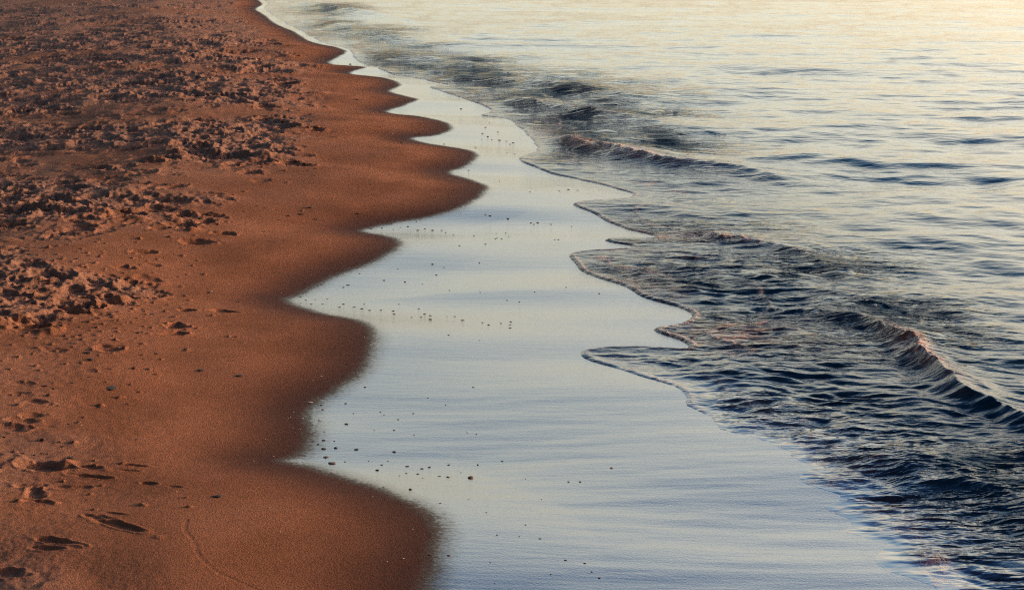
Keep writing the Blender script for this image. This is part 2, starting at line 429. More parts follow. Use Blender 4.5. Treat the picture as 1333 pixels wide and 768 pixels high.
swell([(850, 470), (920, 494), (1000, 535), (1090, 578), (1200, 602), (1333, 640), (1450, 680)], [.012, .028, .045, .06, .065, .055, .04], .20, .36, [.1, .1, .06, .1, .0, 0, 0], .06, 9, .02)
swell([(1090, 628), (1150, 652), (1192, 684), (1222, 716), (1245, 752), (1262, 800), (1290, 860)], [.012, .035, .042, .05, .05, .05, .05], .10, .24, [.1, .30, .22, .5, .3, .4, .3], .06, 10, .02)
swell([(880, 345), (960, 352), (1040, 366), (1110, 384)], [.0, .025, .03, .02], .10, .3, None, 0, 11, .02)
swell([(1130, 268), (1210, 276), (1290, 284), (1390, 302)], [.0, .018, .022, .02], .14, .5, None, 0, 12, .02)
swell([(1000, 196), (1100, 204), (1220, 212), (1360, 220)], [.0, .016, .02, .018], .2, .7, None, 0, 13, .02)
swell([(900, 165), (1000, 172), (1100, 176), (1200, 186)], [.0, .016, .018, .0], .2, .7, None, 0, 14, .02)
swell([(770, 316), (840, 322), (900, 330), (960, 336)], [.006, .018, .022, .0], .07, .16, [.3, .3, .2, 0], .05, 15, .01)

# foam: the bubbly lip of the front and scraps left on the water behind it
lipw = 0.045
lipf = np.exp(-((sd_front - 0.016) / (0.016 + 0.0006 * Y)) ** 2) * (sd_front > -0.02)
lipf *= lip_k * (0.22 + 0.75 * sstep(-0.35, 0.25, perlin(X * 1.6, Y * 1.2, 80)))
inner = sd_front - (0.30 + 0.34 * perlin(X * 1.3, Y * 0.9, 85) + 0.08 * perlin(X * 5, Y * 4, 86))
inf_ = np.exp(-((inner - 0.012) / (0.014 + 0.0006 * Y)) ** 2) * lip_k * sstep(-0.15, 0.30, perlin(X * 1.2, Y * 1.0, 87)) * (sd_front > 0.06)
sea += lip_k * 0.005 * sstep(-0.012, 0.02, inner) * sstep(0.06, 0.15, sd_front) * sstep(-0.15, 0.30, perlin(X * 1.2, Y * 1.0, 87)) * sstep(0.9, 0.4, sd_front)
lipf = np.maximum(lipf, 0.75 * inf_)
scrap = near_zone * sstep(0.10, 0.55, perlin(X * 1.4, Y * 0.9, 81)) * sstep(0.9, 0.05, sd_front) * (0.4 + 0.9 * perlin(X * 15, Y * 24, 82))
foam = np.clip(np.maximum(foam, np.maximum(lipf, 0.55 * scrap)), 0, 1)
foam *= sstep(2.6, 4.5, Y)
for (px, py, rx, ry) in [(1100, 606, 50, 12), (1140, 648, 45, 14), (1168, 664, 36, 16), (1212, 716, 34, 22), (1246, 760, 40, 16), (1085, 632, 40, 8), (1120, 590, 30, 8), (960, 425, 60, 16), (905, 432, 40, 10), (900, 302, 40, 7)]:
    x, y = at(px, py, 0.01)
    g = np.exp(-((X - x) / (rx * y / F)) ** 2 - ((Y - y) / (ry * y * y / (CAM_H * F))) ** 2)
    turb_glow = np.maximum(turb_glow, g * (0.25 + 0.75 * sstep(-0.2, 0.4, perlin(X * 9, Y * 12, 88))))
turb_glow = np.clip(turb_glow + 0.35 * lipf, 0, 1)
sea += lipf * 0.004 * ridged(X * 26, Y * 22, 83) * keep(0.05)


sea = np.where(sd_front > 0, np.maximum(sea, z + np.minimum(0.6 * lip, 0.004 + 0 * z)), sea)

# ------------------------------------------------------------------ meshes from the grid
def sheet(name, Z, face_mask, mat, attrs):
    fm = face_mask
    idx = np.arange(NR * NC).reshape(NR, NC)
    q = np.stack([idx[:-1, :-1], idx[:-1, 1:], idx[1:, 1:], idx[1:, :-1]], -1)[fm]
    used, inv = np.unique(q.ravel(), return_inverse=True)
    co = np.stack([X.ravel()[used], Y.ravel()[used], Z.ravel()[used]], -1).astype(np.float32)
    me = bpy.data.meshes.new(name)
    nq = len(q)
    me.vertices.add(len(used)); me.loops.add(nq * 4); me.polygons.add(nq)
    me.vertices.foreach_set('co', co.ravel())
    me.loops.foreach_set('vertex_index', inv.astype(np.int32).ravel())
    me.polygons.foreach_set('loop_start', np.arange(0, nq * 4, 4, dtype=np.int32))
    me.polygons.foreach_set('use_smooth', np.ones(nq, dtype=bool))
    me.update(calc_edges=True)
    for an, A in attrs.items():
        at_ = me.attributes.new(an, 'FLOAT', 'POINT')
        at_.data.foreach_set('value', A.ravel()[used].astype(np.float32))
    me.materials.append(mat)
    o = bpy.data.objects.new(name, me)
    col.objects.link(o)
    o['kind'] = 'structure'
    return o


def fc(A):
    return 0.25 * (A[:-1, :-1] + A[1:, :-1] + A[:-1, 1:] + A[1:, 1:])


# ------------------------------------------------------------------ materials
class NT:
    def __init__(self, tree):
        self.t = tree

    def n(self, kind, **kw):
        nd = self.t.nodes.new(kind)
        for k, v in kw.items():
            if k.startswith('i_'):
                key = k[2:].replace('_', ' ')
                nd.inputs[key].default_value = v
            else:
                setattr(nd, k, v)
        return nd

    def l(self, a, b):
        self.t.links.new(a, b)

    def math(self, op, a, b=None, clamp=False):
        m = self.t.nodes.new('ShaderNodeMath'); m.operation = op; m.use_clamp = clamp
        for i, v in enumerate((a, b)):
            if v is None:
                continue
            if isinstance(v, (int, float)):
                m.inputs[i].default_value = v
            else:
                self.l(v, m.inputs[i])
        return m.outputs[0]

    def rng(self, v, a, b, c=0.0, d=1.0, smooth=True):
        m = self.t.nodes.new('ShaderNodeMapRange')
        m.interpolation_type = 'SMOOTHSTEP' if smooth else 'LINEAR'
        self.l(v, m.inputs[0])
        for i, q in enumerate((a, b, c, d)):
            m.inputs[i + 1].default_value = q
        return m.outputs[0]

    def mix(self, f, a, b):
        m = self.t.nodes.new('ShaderNodeMix'); m.data_type = 'RGBA'
        for s, v in ((m.inputs[0], f), (m.inputs[6], a), (m.inputs[7], b)):
            if isinstance(v, (int, float)):
                s.default_value = v
            elif isinstance(v, tuple):
                s.default_value = (*v, 1)
            else:
                self.l(v, s)
        return m.outputs[2]

    def fmix(self, f, a, b):
        m = self.t.nodes.new('ShaderNodeMix'); m.data_type = 'FLOAT'
        for s, v in ((m.inputs[0], f), (m.inputs[2], a), (m.inputs[3], b)):
            if isinstance(v, (int, float)):
                s.default_value = v
            else:
                self.l(v, s)
        return m.outputs[0]

    def noise(self, scale, detail=2, rough=0.5, stretch=None, rot=0.0):
        c = self.t.nodes.new('ShaderNodeTexCoord').outputs['Object']
        mp = self.t.nodes.new('ShaderNodeMapping')
        self.l(c, mp.inputs[0])
        mp.inputs['Scale'].default_value = stretch or (1, 1, 1)
        mp.inputs['Rotation'].default_value = (0, 0, rot)
        n_ = self.t.nodes.new('ShaderNodeTexNoise')
        n_.inputs['Scale'].default_value = scale
        n_.inputs['Detail'].default_value = detail
        n_.inputs['Roughness'].default_value = rough
        self.l(mp.outputs[0], n_.inputs['Vector'])
        return n_.outputs[0]

    def bump(self, h, strength, dist, normal=None):
        b = self.t.nodes.new('ShaderNodeBump')
        if isinstance(strength, (int, float)):
            b.inputs['Strength'].default_value = strength
        else:
            self.l(strength, b.inputs['Strength'])
        b.inputs['Distance'].default_value = dist
        self.l(h, b.inputs['Height'])
        if normal is not None:
            self.l(normal, b.inputs['Normal'])
        return b.outputs[0]


def new_mat(name):
    m = bpy.data.materials.new(name); m.use_nodes = True
    m.node_tree.nodes.clear()
    t = NT(m.node_tree)
    out = t.n('ShaderNodeOutputMaterial')
    return m, t, out


def attr(t, name):
    a = t.n('ShaderNodeAttribute'); a.attribute_name = name
    return a.outputs['Fac']


def sand_material():
    m, t, out = new_mat('sand')
    u = attr(t, 'sheen')                      # metres seaward of the edge of the sheen
    ro = attr(t, 'rough')
    up = attr(t, 'inland')
    n1 = t.noise(7, 4, 0.6, (1, 1, 1))
    n2 = t.noise(60, 3, 0.6)
    jit = t.math('ADD', t.math('MULTIPLY', t.math('SUBTRACT', n1, 0.5), 0.05), t.math('MULTIPLY', t.math('SUBTRACT', n2, 0.5), 0.085))
    uj = t.math('ADD', u, jit)
    gloss = t.rng(uj, -0.035, 0.05)
    damp = t.rng(uj, -0.50, 0.02)
    # grains
    g1 = t.noise(420, 2, 0.7)
    g2 = t.noise(150, 3, 0.7)
    g3 = t.noise(2.2, 4, 0.6)
    grain = t.math('ADD', t.math('MULTIPLY', g1, 0.6), t.math('MULTIPLY', g2, 0.4))
    gr = t.rng(grain, 0.32, 0.68, 0.45, 1.55, False)
    dry = t.mix(t.rng(up, 0.6, 2.6), (0.36, 0.170, 0.108), (0.32, 0.178, 0.128))
    dry = t.mix(t.rng(g3, 0.35, 0.7), dry, (0.27, 0.126, 0.076))
    dry = t.mix(t.math('MULTIPLY', ro, 0.75), dry, (0.30, 0.195, 0.165))
    c_ = t.mix(damp, dry, (0.072, 0.030, 0.024))
    c_ = t.mix(gloss, c_, (0.050, 0.034, 0.028))
    mul = t.n('ShaderNodeMix'); mul.data_type = 'RGBA'; mul.blend_type = 'MULTIPLY'; mul.inputs[0].default_value = 1
    t.l(c_, mul.inputs[6])
    comb = t.n('ShaderNodeCombineColor')
    for i in range(3):
        t.l(gr, comb.inputs[i])
    t.l(comb.outputs[0], mul.inputs[7])
    c_ = mul.outputs[2]
    # backwash streaks on the film
    st1 = t.noise(1.0, 4, 0.6, (1.6, 11, 1), R(-8))
    st2 = t.noise(1.0, 3, 0.55, (9, 46, 1), R(-6))
    stk = t.math('ADD', t.math('MULTIPLY', st1, 0.72), t.math('MULTIPLY', st2, 0.28))
    b1 = t.bump(stk, gloss, 0.0022)
    b2 = t.bump(g2, t.fmix(gloss, 0.9, 0.15), 0.009, b1)
    b3 = t.bump(g1, t.fmix(gloss, 0.9, 0.05), 0.0025, b2)
    p = t.n('ShaderNodeBsdfPrincipled')
    t.l(c_, p.inputs['Base Color'])
    t.l(t.fmix(gloss, t.fmix(damp, 0.95, 0.62), 0.045), p.inputs['Roughness'])
    g_late = t.rng(uj, 0.012, 0.125)
    t.l(t.fmix(g_late, 1.25, 3.8), p.inputs['IOR'])
    t.l(t.fmix(g_late, t.fmix(damp, 0.10, 0.12), 0.5), p.inputs['Specular IOR Level'])
    t.l(b3, p.inputs['Normal'])
    t.l(p.outputs[0], out.inputs[0])
    return m


def sea_material():
    m, t, out = new_mat('sea_water')
    fo = attr(t, 'foam'); tu = attr(t, 'turb_glow'); nz = attr(t, 'shallow'); th = attr(t, 'thin'); ru = attr(t, 'ruffle')
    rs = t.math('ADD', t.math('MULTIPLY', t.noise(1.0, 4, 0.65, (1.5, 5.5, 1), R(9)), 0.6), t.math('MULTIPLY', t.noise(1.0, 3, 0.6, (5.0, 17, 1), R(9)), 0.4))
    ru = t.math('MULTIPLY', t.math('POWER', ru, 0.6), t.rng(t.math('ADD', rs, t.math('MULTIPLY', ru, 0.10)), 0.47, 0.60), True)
    r1 = t.noise(1.0, 4, 0.6, (7, 16, 1), R(12))
    r2 = t.noise(1.0, 3, 0.6, (26, 55, 1), R(12))
    r3 = t.noise(1.0, 3, 0.55, (2.2, 5.5, 1), R(10))
    h = t.math('ADD', t.math('MULTIPLY', r1, t.fmix(nz, 0.010, 0.013)), t.math('MULTIPLY', r2, t.fmix(nz, 0.0006, 0.0022)))
    h = t.math('ADD', h, t.math('MULTIPLY', r3, t.fmix(nz, 0.040, 0.032)))
    r4 = t.noise(1.0, 4, 0.65, (3.0, 11, 1), R(8))
    h = t.math('ADD', h, t.math('MULTIPLY', t.math('MULTIPLY', r4, ru), 0.045))
    bst = t.math('ADD', t.fmix(nz, 0.45, 0.60), t.math('MULTIPLY', ru, 0.40))
    bst = t.math('MULTIPLY', bst, t.fmix(th, 1.0, 0.12), True)
    st1 = t.noise(1.0, 4, 0.6, (1.6, 11, 1), R(-8))
    st2 = t.noise(1.0, 3, 0.55, (9, 46, 1), R(-6))
    stk = t.math('ADD', t.math('MULTIPLY', st1, 0.72), t.math('MULTIPLY', st2, 0.28))
    bmp = t.bump(h, bst, 1.0, t.bump(stk, th, 0.0022))
    p = t.n('ShaderNodeBsdfPrincipled')
    body = t.mix(nz, (0.010, 0.045, 0.080), (0.010, 0.038, 0.078))  # the water's own blue, with reflected sky blue mixed in for the shallows
    body = t.mix(t.math('MULTIPLY', ru, 0.8), body, (0.014, 0.058, 0.125))  # reflected blue sky put into the base colour of the ruffled water
    body = t.mix(t.math('MULTIPLY', tu, 0.9), body, (0.34, 0.125, 0.075))  # sandy brown that also paints the sun glowing through the crests
    body = t.mix(th, body, (0.050, 0.034, 0.028))
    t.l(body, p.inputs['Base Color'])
    t.l(t.fmix(ru, 0.05, 0.06), p.inputs['Roughness'])
    t.l(t.fmix(th, t.fmix(ru, t.fmix(nz, 1.36, 1.25), 1.035), 3.8), p.inputs['IOR'])
    t.l(bmp, p.inputs['Normal'])
    # foam
    v = t.n('ShaderNodeTexVoronoi'); v.inputs['Scale'].default_value = 130
    tc = t.n('ShaderNodeTexCoord'); t.l(tc.outputs['Object'], v.inputs['Vector'])
    fn = t.noise(45, 3, 0.6)
    fd = t.n('ShaderNodeBsdfPrincipled')
    fd.inputs['Base Color'].default_value = (0.80, 0.62, 0.56, 1)
    fd.inputs['Roughness'].default_value = 0.35
    t.l(t.bump(v.outputs['Distance'], 0.9, 0.012, bmp), fd.inputs['Normal'])
    f = t.math('MULTIPLY', fo, t.rng(fn, 0.36, 0.60, 0.05, 1.0))
    f = t.math('MULTIPLY', f, 0.95, True)
    mx = t.n('ShaderNodeMixShader')
    t.l(f, mx.inputs[0]); t.l(p.outputs[0], mx.inputs[1]); t.l(fd.outputs[0], mx.inputs[2])
    t.l(mx.outputs[0], out.inputs[0])
    return m


M_sand = sand_material()
M_sea = sea_material()

attrs = {'sheen': sd_sheen, 'rough': rough, 'inland': c}
fs, ff = fc(sd_sheen), fc(sd_front)
deep = fc(sea - z) > 0.12
is_wet = fs > -0.02
far_ok = np.ones_like(is_wet)
sheet('dry_sand', z, ~is_wet, M_sand, attrs)
sheet('wet_sand', z, is_wet & ~(deep & (ff > 0.6)), M_sand, attrs)
sheet('sea', sea, ff > -0.05, M_sea, {'foam': foam, 'turb_glow': turb_glow, 'shallow': near_zone, 'thin': np.clip(np.exp(-(t_in / 0.26) ** 1.5) * (1 - lip_k) * (1.0 + 0.9 * np.minimum(perlin(X * 2.2, Y * 3.5, 84), 0) * sstep(0, 0.2, t_in)), 0, 1), 'ruffle': ruffle})


# ------------------------------------------------------------------ stones and scraps lying on the sand
def stone_material(name, a, b, rough_, spec=0.4):
    m, t, out = new_mat(name)
    p = t.n('ShaderNodeBsdfPrincipled')
    n_ = t.noise(90, 4, 0.65)
    t.l(t.mix(t.rng(n_, 0.3, 0.7), a, b), p.inputs['Base Color'])
    p.inputs['Roughness'].default_value = rough_
    p.inputs['Specular IOR Level'].default_value = spec
    t.l(t.bump(t.noise(260, 3, 0.6), 0.5, 0.003), p.inputs['Normal'])
    t.l(p.outputs[0], out.inputs[0])
    return m


M_dark = stone_material('dark_stone', (0.022, 0.014, 0.011), (0.085, 0.047, 0.034), 0.6, 0.2)
M_red = stone_material('reddish_stone', (0.05, 0.018, 0.013), (0.14, 0.055, 0.036), 0.5, 0.3)
M_pale = stone_material('pale_shell', (0.55, 0.46, 0.40), (0.75, 0.66, 0.58), 0.4)
M_leaf = stone_material('dry_leaf', (0.50, 0.24, 0.03), (0.62, 0.33, 0.06), 0.6)


def lump_mesh(name, mat, seed, flat=0.5, sub=2, jag=0.28):
    import bmesh
    bm = bmesh.new()
    bmesh.ops.create_icosphere(bm, subdivisions=sub, radius=1.0)
    co = np.array([v.co[:] for v in bm.verts])
    n_ = perlin(co[:, 0] * 1.2 + 7 * seed, co[:, 1] * 1.2 + co[:, 2] * 0.9, 90 + seed) + 0.5 * perlin(co[:, 0] * 2.6, co[:, 1] * 2.6 + co[:, 2] * 2.1, 95 + seed)
    for v, k in zip(bm.verts, n_):
        v.co *= 1 + jag * k * 1.6
        v.co.z *= flat
        if v.co.z < -0.3 * flat:
            v.co.z = -0.3 * flat
    me = bpy.data.meshes.new(name)
    bm.to_mesh(me); bm.free()
    for p in me.polygons:
        p.use_smooth = True
    me.materials.append(mat)
    return me


def shell_mesh(name, mat):
    """a curved, ribbed scrap of shell, hollow side down"""
    import bmesh
    bm = bmesh.new()
    rings, seg = 6, 14
    top, low = [], []
    for i in range(rings + 1):
        r = i / rings
        a_, b_ = [], []
        for k in range(seg + 1):
            an = R(-75) + R(150) * k / seg
            rr = r * (1 + 0.05 * math.cos(k * math.pi))
            x, y = rr * math.cos(an) * 1.1 - 0.5, rr * math.sin(an)
            zt = 0.42 * (1 - (x * x * 0.6 + y * y) * 0.8) + 0.02 * math.cos(k * math.pi) * r
            a_.append(bm.verts.new((x, y, zt))); b_.append(bm.verts.new((x * 0.97, y * 0.97, zt - 0.10)))
        top.append(a_); low.append(b_)
    for i in range(rings):
        for k in range(seg):
            bm.faces.new((top[i][k], top[i + 1][k], top[i + 1][k + 1], top[i][k + 1]))
            bm.faces.new((low[i][k], low[i][k + 1], low[i + 1][k + 1], low[i + 1][k]))
    for k in range(seg):
        bm.faces.new((top[rings][k], low[rings][k], low[rings][k + 1], top[rings][k + 1]))
    for i in range(rings):
        bm.faces.new((top[i][0], low[i][0], low[i + 1][0], top[i + 1][0]))
        bm.faces.new((top[i][seg], top[i + 1][seg], low[i + 1][seg], low[i][seg]))
    bmesh.ops.remove_doubles(bm, verts=bm.verts, dist=1e-4)
    bmesh.ops.recalc_face_normals(bm, faces=bm.faces)
    me = bpy.data.meshes.new(name)
    bm.to_mesh(me); bm.free()
    for p in me.polygons:
        p.use_smooth = True
    me.materials.append(mat)
    return me


def crumb_mesh(name, seed):
    """a crumbly clod of sand"""
    return lump_mesh(name, M_clod, seed, 0.62, 4, 0.42)


def leaf_mesh(name, mat):
    import bmesh
    bm = bmesh.new()
    n = 10
    L, Rr, M_ = [], [], []
    for i in range(n + 1):
        t = i / n
        w = 0.38 * math.sin(math.pi * min(t * 1.02, 1)) ** 0.8 + 0.01
        x = -1 + 2 * t
        zc = 0.25 * (x * x) + 0.05
        L.append(bm.verts.new((x, w, zc + 0.18 * w + 0.1))); Rr.append(bm.verts.new((x, -w, zc + 0.25 * w))); M_.append(bm.verts.new((x, 0, zc)))
    for i in range(n):
        bm.faces.new((M_[i], M_[i + 1], L[i + 1], L[i])); bm.faces.new((Rr[i], Rr[i + 1], M_[i + 1], M_[i]))
    me = bpy.data.meshes.new(name)
    bm.to_mesh(me); bm.free()
    for p in me.polygons:
        p.use_smooth = True
    me.materials.append(mat)
    return me


def clod_material():
    m, t, out = new_mat('sand_clod')
    p = t.n('ShaderNodeBsdfPrincipled')
    g = t.noise(55, 5, 0.7)
    t.l(t.mix(t.rng(g, 0.3, 0.7), (0.21, 0.105, 0.064), (0.36, 0.18, 0.11)), p.inputs['Base Color'])
    p.inputs['Roughness'].default_value = 0.95
    p.inputs['Specular IOR Level'].default_value = 0.1
    t.l(t.bump(g, 0.9, 0.012), p.inputs['Normal'])
    t.l(p.outputs[0], out.inputs[0])
    return m


M_clod = clod_material()
darks = [lump_mesh('pebble', M_dark, s, f, 2) for s, f in ((1, .5), (2, .38), (3, .6), (4, .45))]
reds = [lump_mesh('pebble', M_red, s, f, 2) for s, f in ((5, .5), (6, .4), (7, .55))]
shell_me = shell_mesh('shell_fragment', M_pale)
clods = [crumb_mesh('sand_clod', s) for s in (1, 2, 3, 4)]
leaf_me = leaf_mesh('dry_leaf', M_leaf)


def put(name, me, px, py, wpx, label, cat, group=None, flat=1.0, turn=None, sink=0.0):
    """lay one scrap on the sand; wpx = its width in the photo, in pixels"""
    x, y, zz = on_ground(px, py)
    r = 0.37 * wpx * math.hypot(y, CAM_H) / F
    o = bpy.data.objects.new(name, me)
    col.objects.link(o)
    o.location = (x, y, zz - sink * r + 0.0005)
    o.rotation_euler = (0, 0, random.uniform(0, 6.283) if turn is None else turn)
    o.scale = (r, r * random.uniform(0.75, 1.0), r * flat)
    o['label'] = label; o['category'] = cat
    if group:
        o['group'] = group
    return o


exec_lists = True
# pebbles with a look or a place of their own
put('pebble', reds[0], 613, 622, 13, 'largest red brown pebble alone on the creamy wet strip, right of its pebble line', 'pebble', None, .8)
put('pebble', reds[1], 432, 603, 14, 'wide reddish stone with pale shell grit at the sand edge of the nearest wet tongue', 'pebble', None, .55)
put('pebble', darks[2], 55, 573, 10, 'round dark stone standing on smooth sand above the nearest large footprints', 'pebble', None, 1.2)
put('pebble', darks[0], 284, 646, 17, 'dark flat stone half buried in smooth sand, right of the long footprint', 'pebble', None, .6)
put('pebble', darks[1], 145, 505, 26, 'widest dark flat stone lying alone on smooth sand at left', 'pebble', None, .28)
put('pebble', darks[3], 312, 489, 13, 'dark flat stone on smooth sand closest to the middle sand point', 'pebble', None, .5)
put('pebble', darks[0], 262, 482, 14, 'dark flat stone on smooth sand, left of a similar one near the middle sand point', 'pebble', None, .5)
put('pebble', darks[2], 523, 187, 6, 'dark round stone on bare sand beside the third wet tongue from the far end', 'pebble', None, 1.1)
put('pebble', darks[2], 534, 637, 7, 'single dark pebble on the wet sheen just below the nearest pebble line', 'pebble', None, .9)
put('pebble', darks[1], 451, 552, 9, 'reddish dark flat pebble on blue wet sheen, above the nearest wet tongue', 'pebble', None, .5)
put('shell_fragment', shell_me, 416, 547, 8, 'pale shell scrap at the dark edge of the nearest wet bay', 'shell', None, .8)
put('shell_fragment', shell_me, 404, 524, 9, 'pale thin shell scrap highest on the dark edge of the nearest wet bay', 'shell', None, .5)
put('shell_fragment', shell_me, 485, 647, 5, 'white shell speck on dry sand below the nearest wet tongue', 'shell', None, .9)
put('shell_fragment', shell_me, 450, 174, 5, 'tiny white shell scrap on far smooth sand, leftmost of the far pair', 'shell', None, .9)
put('shell_fragment', shell_me, 511, 174, 5, 'tiny white shell scrap on far smooth sand, rightmost of the far pair', 'shell', None, .9)
put('shell_fragment', shell_me, 625, 380, 4, 'tiny pale shell scrap on the wide wet sheen among dark specks', 'shell', None, .8)
put('shell_fragment', shell_me, 275, 380, 6, 'white scrap of shell on orange sand left of the second wet tongue', 'shell', None, .9)
put('shell_fragment', shell_me, 120, 469, 5, 'white scrap of shell by the lit rim of the round footprint', 'shell', None, .9)
put('shell_fragment', shell_me, 106, 554, 5, 'white scrap of shell on sand above the nearest large footprints', 'shell', None, .9)
put('shell_fragment', shell_me, 256, 513, 5, 'pale scrap of shell on smooth sand in the middle left', 'shell', None, .9)
put('dry_leaf', leaf_me, 31, 402, 11, 'small yellow orange dry leaf standing in churned sand at left', 'leaf', None, 1.2, 0.4)

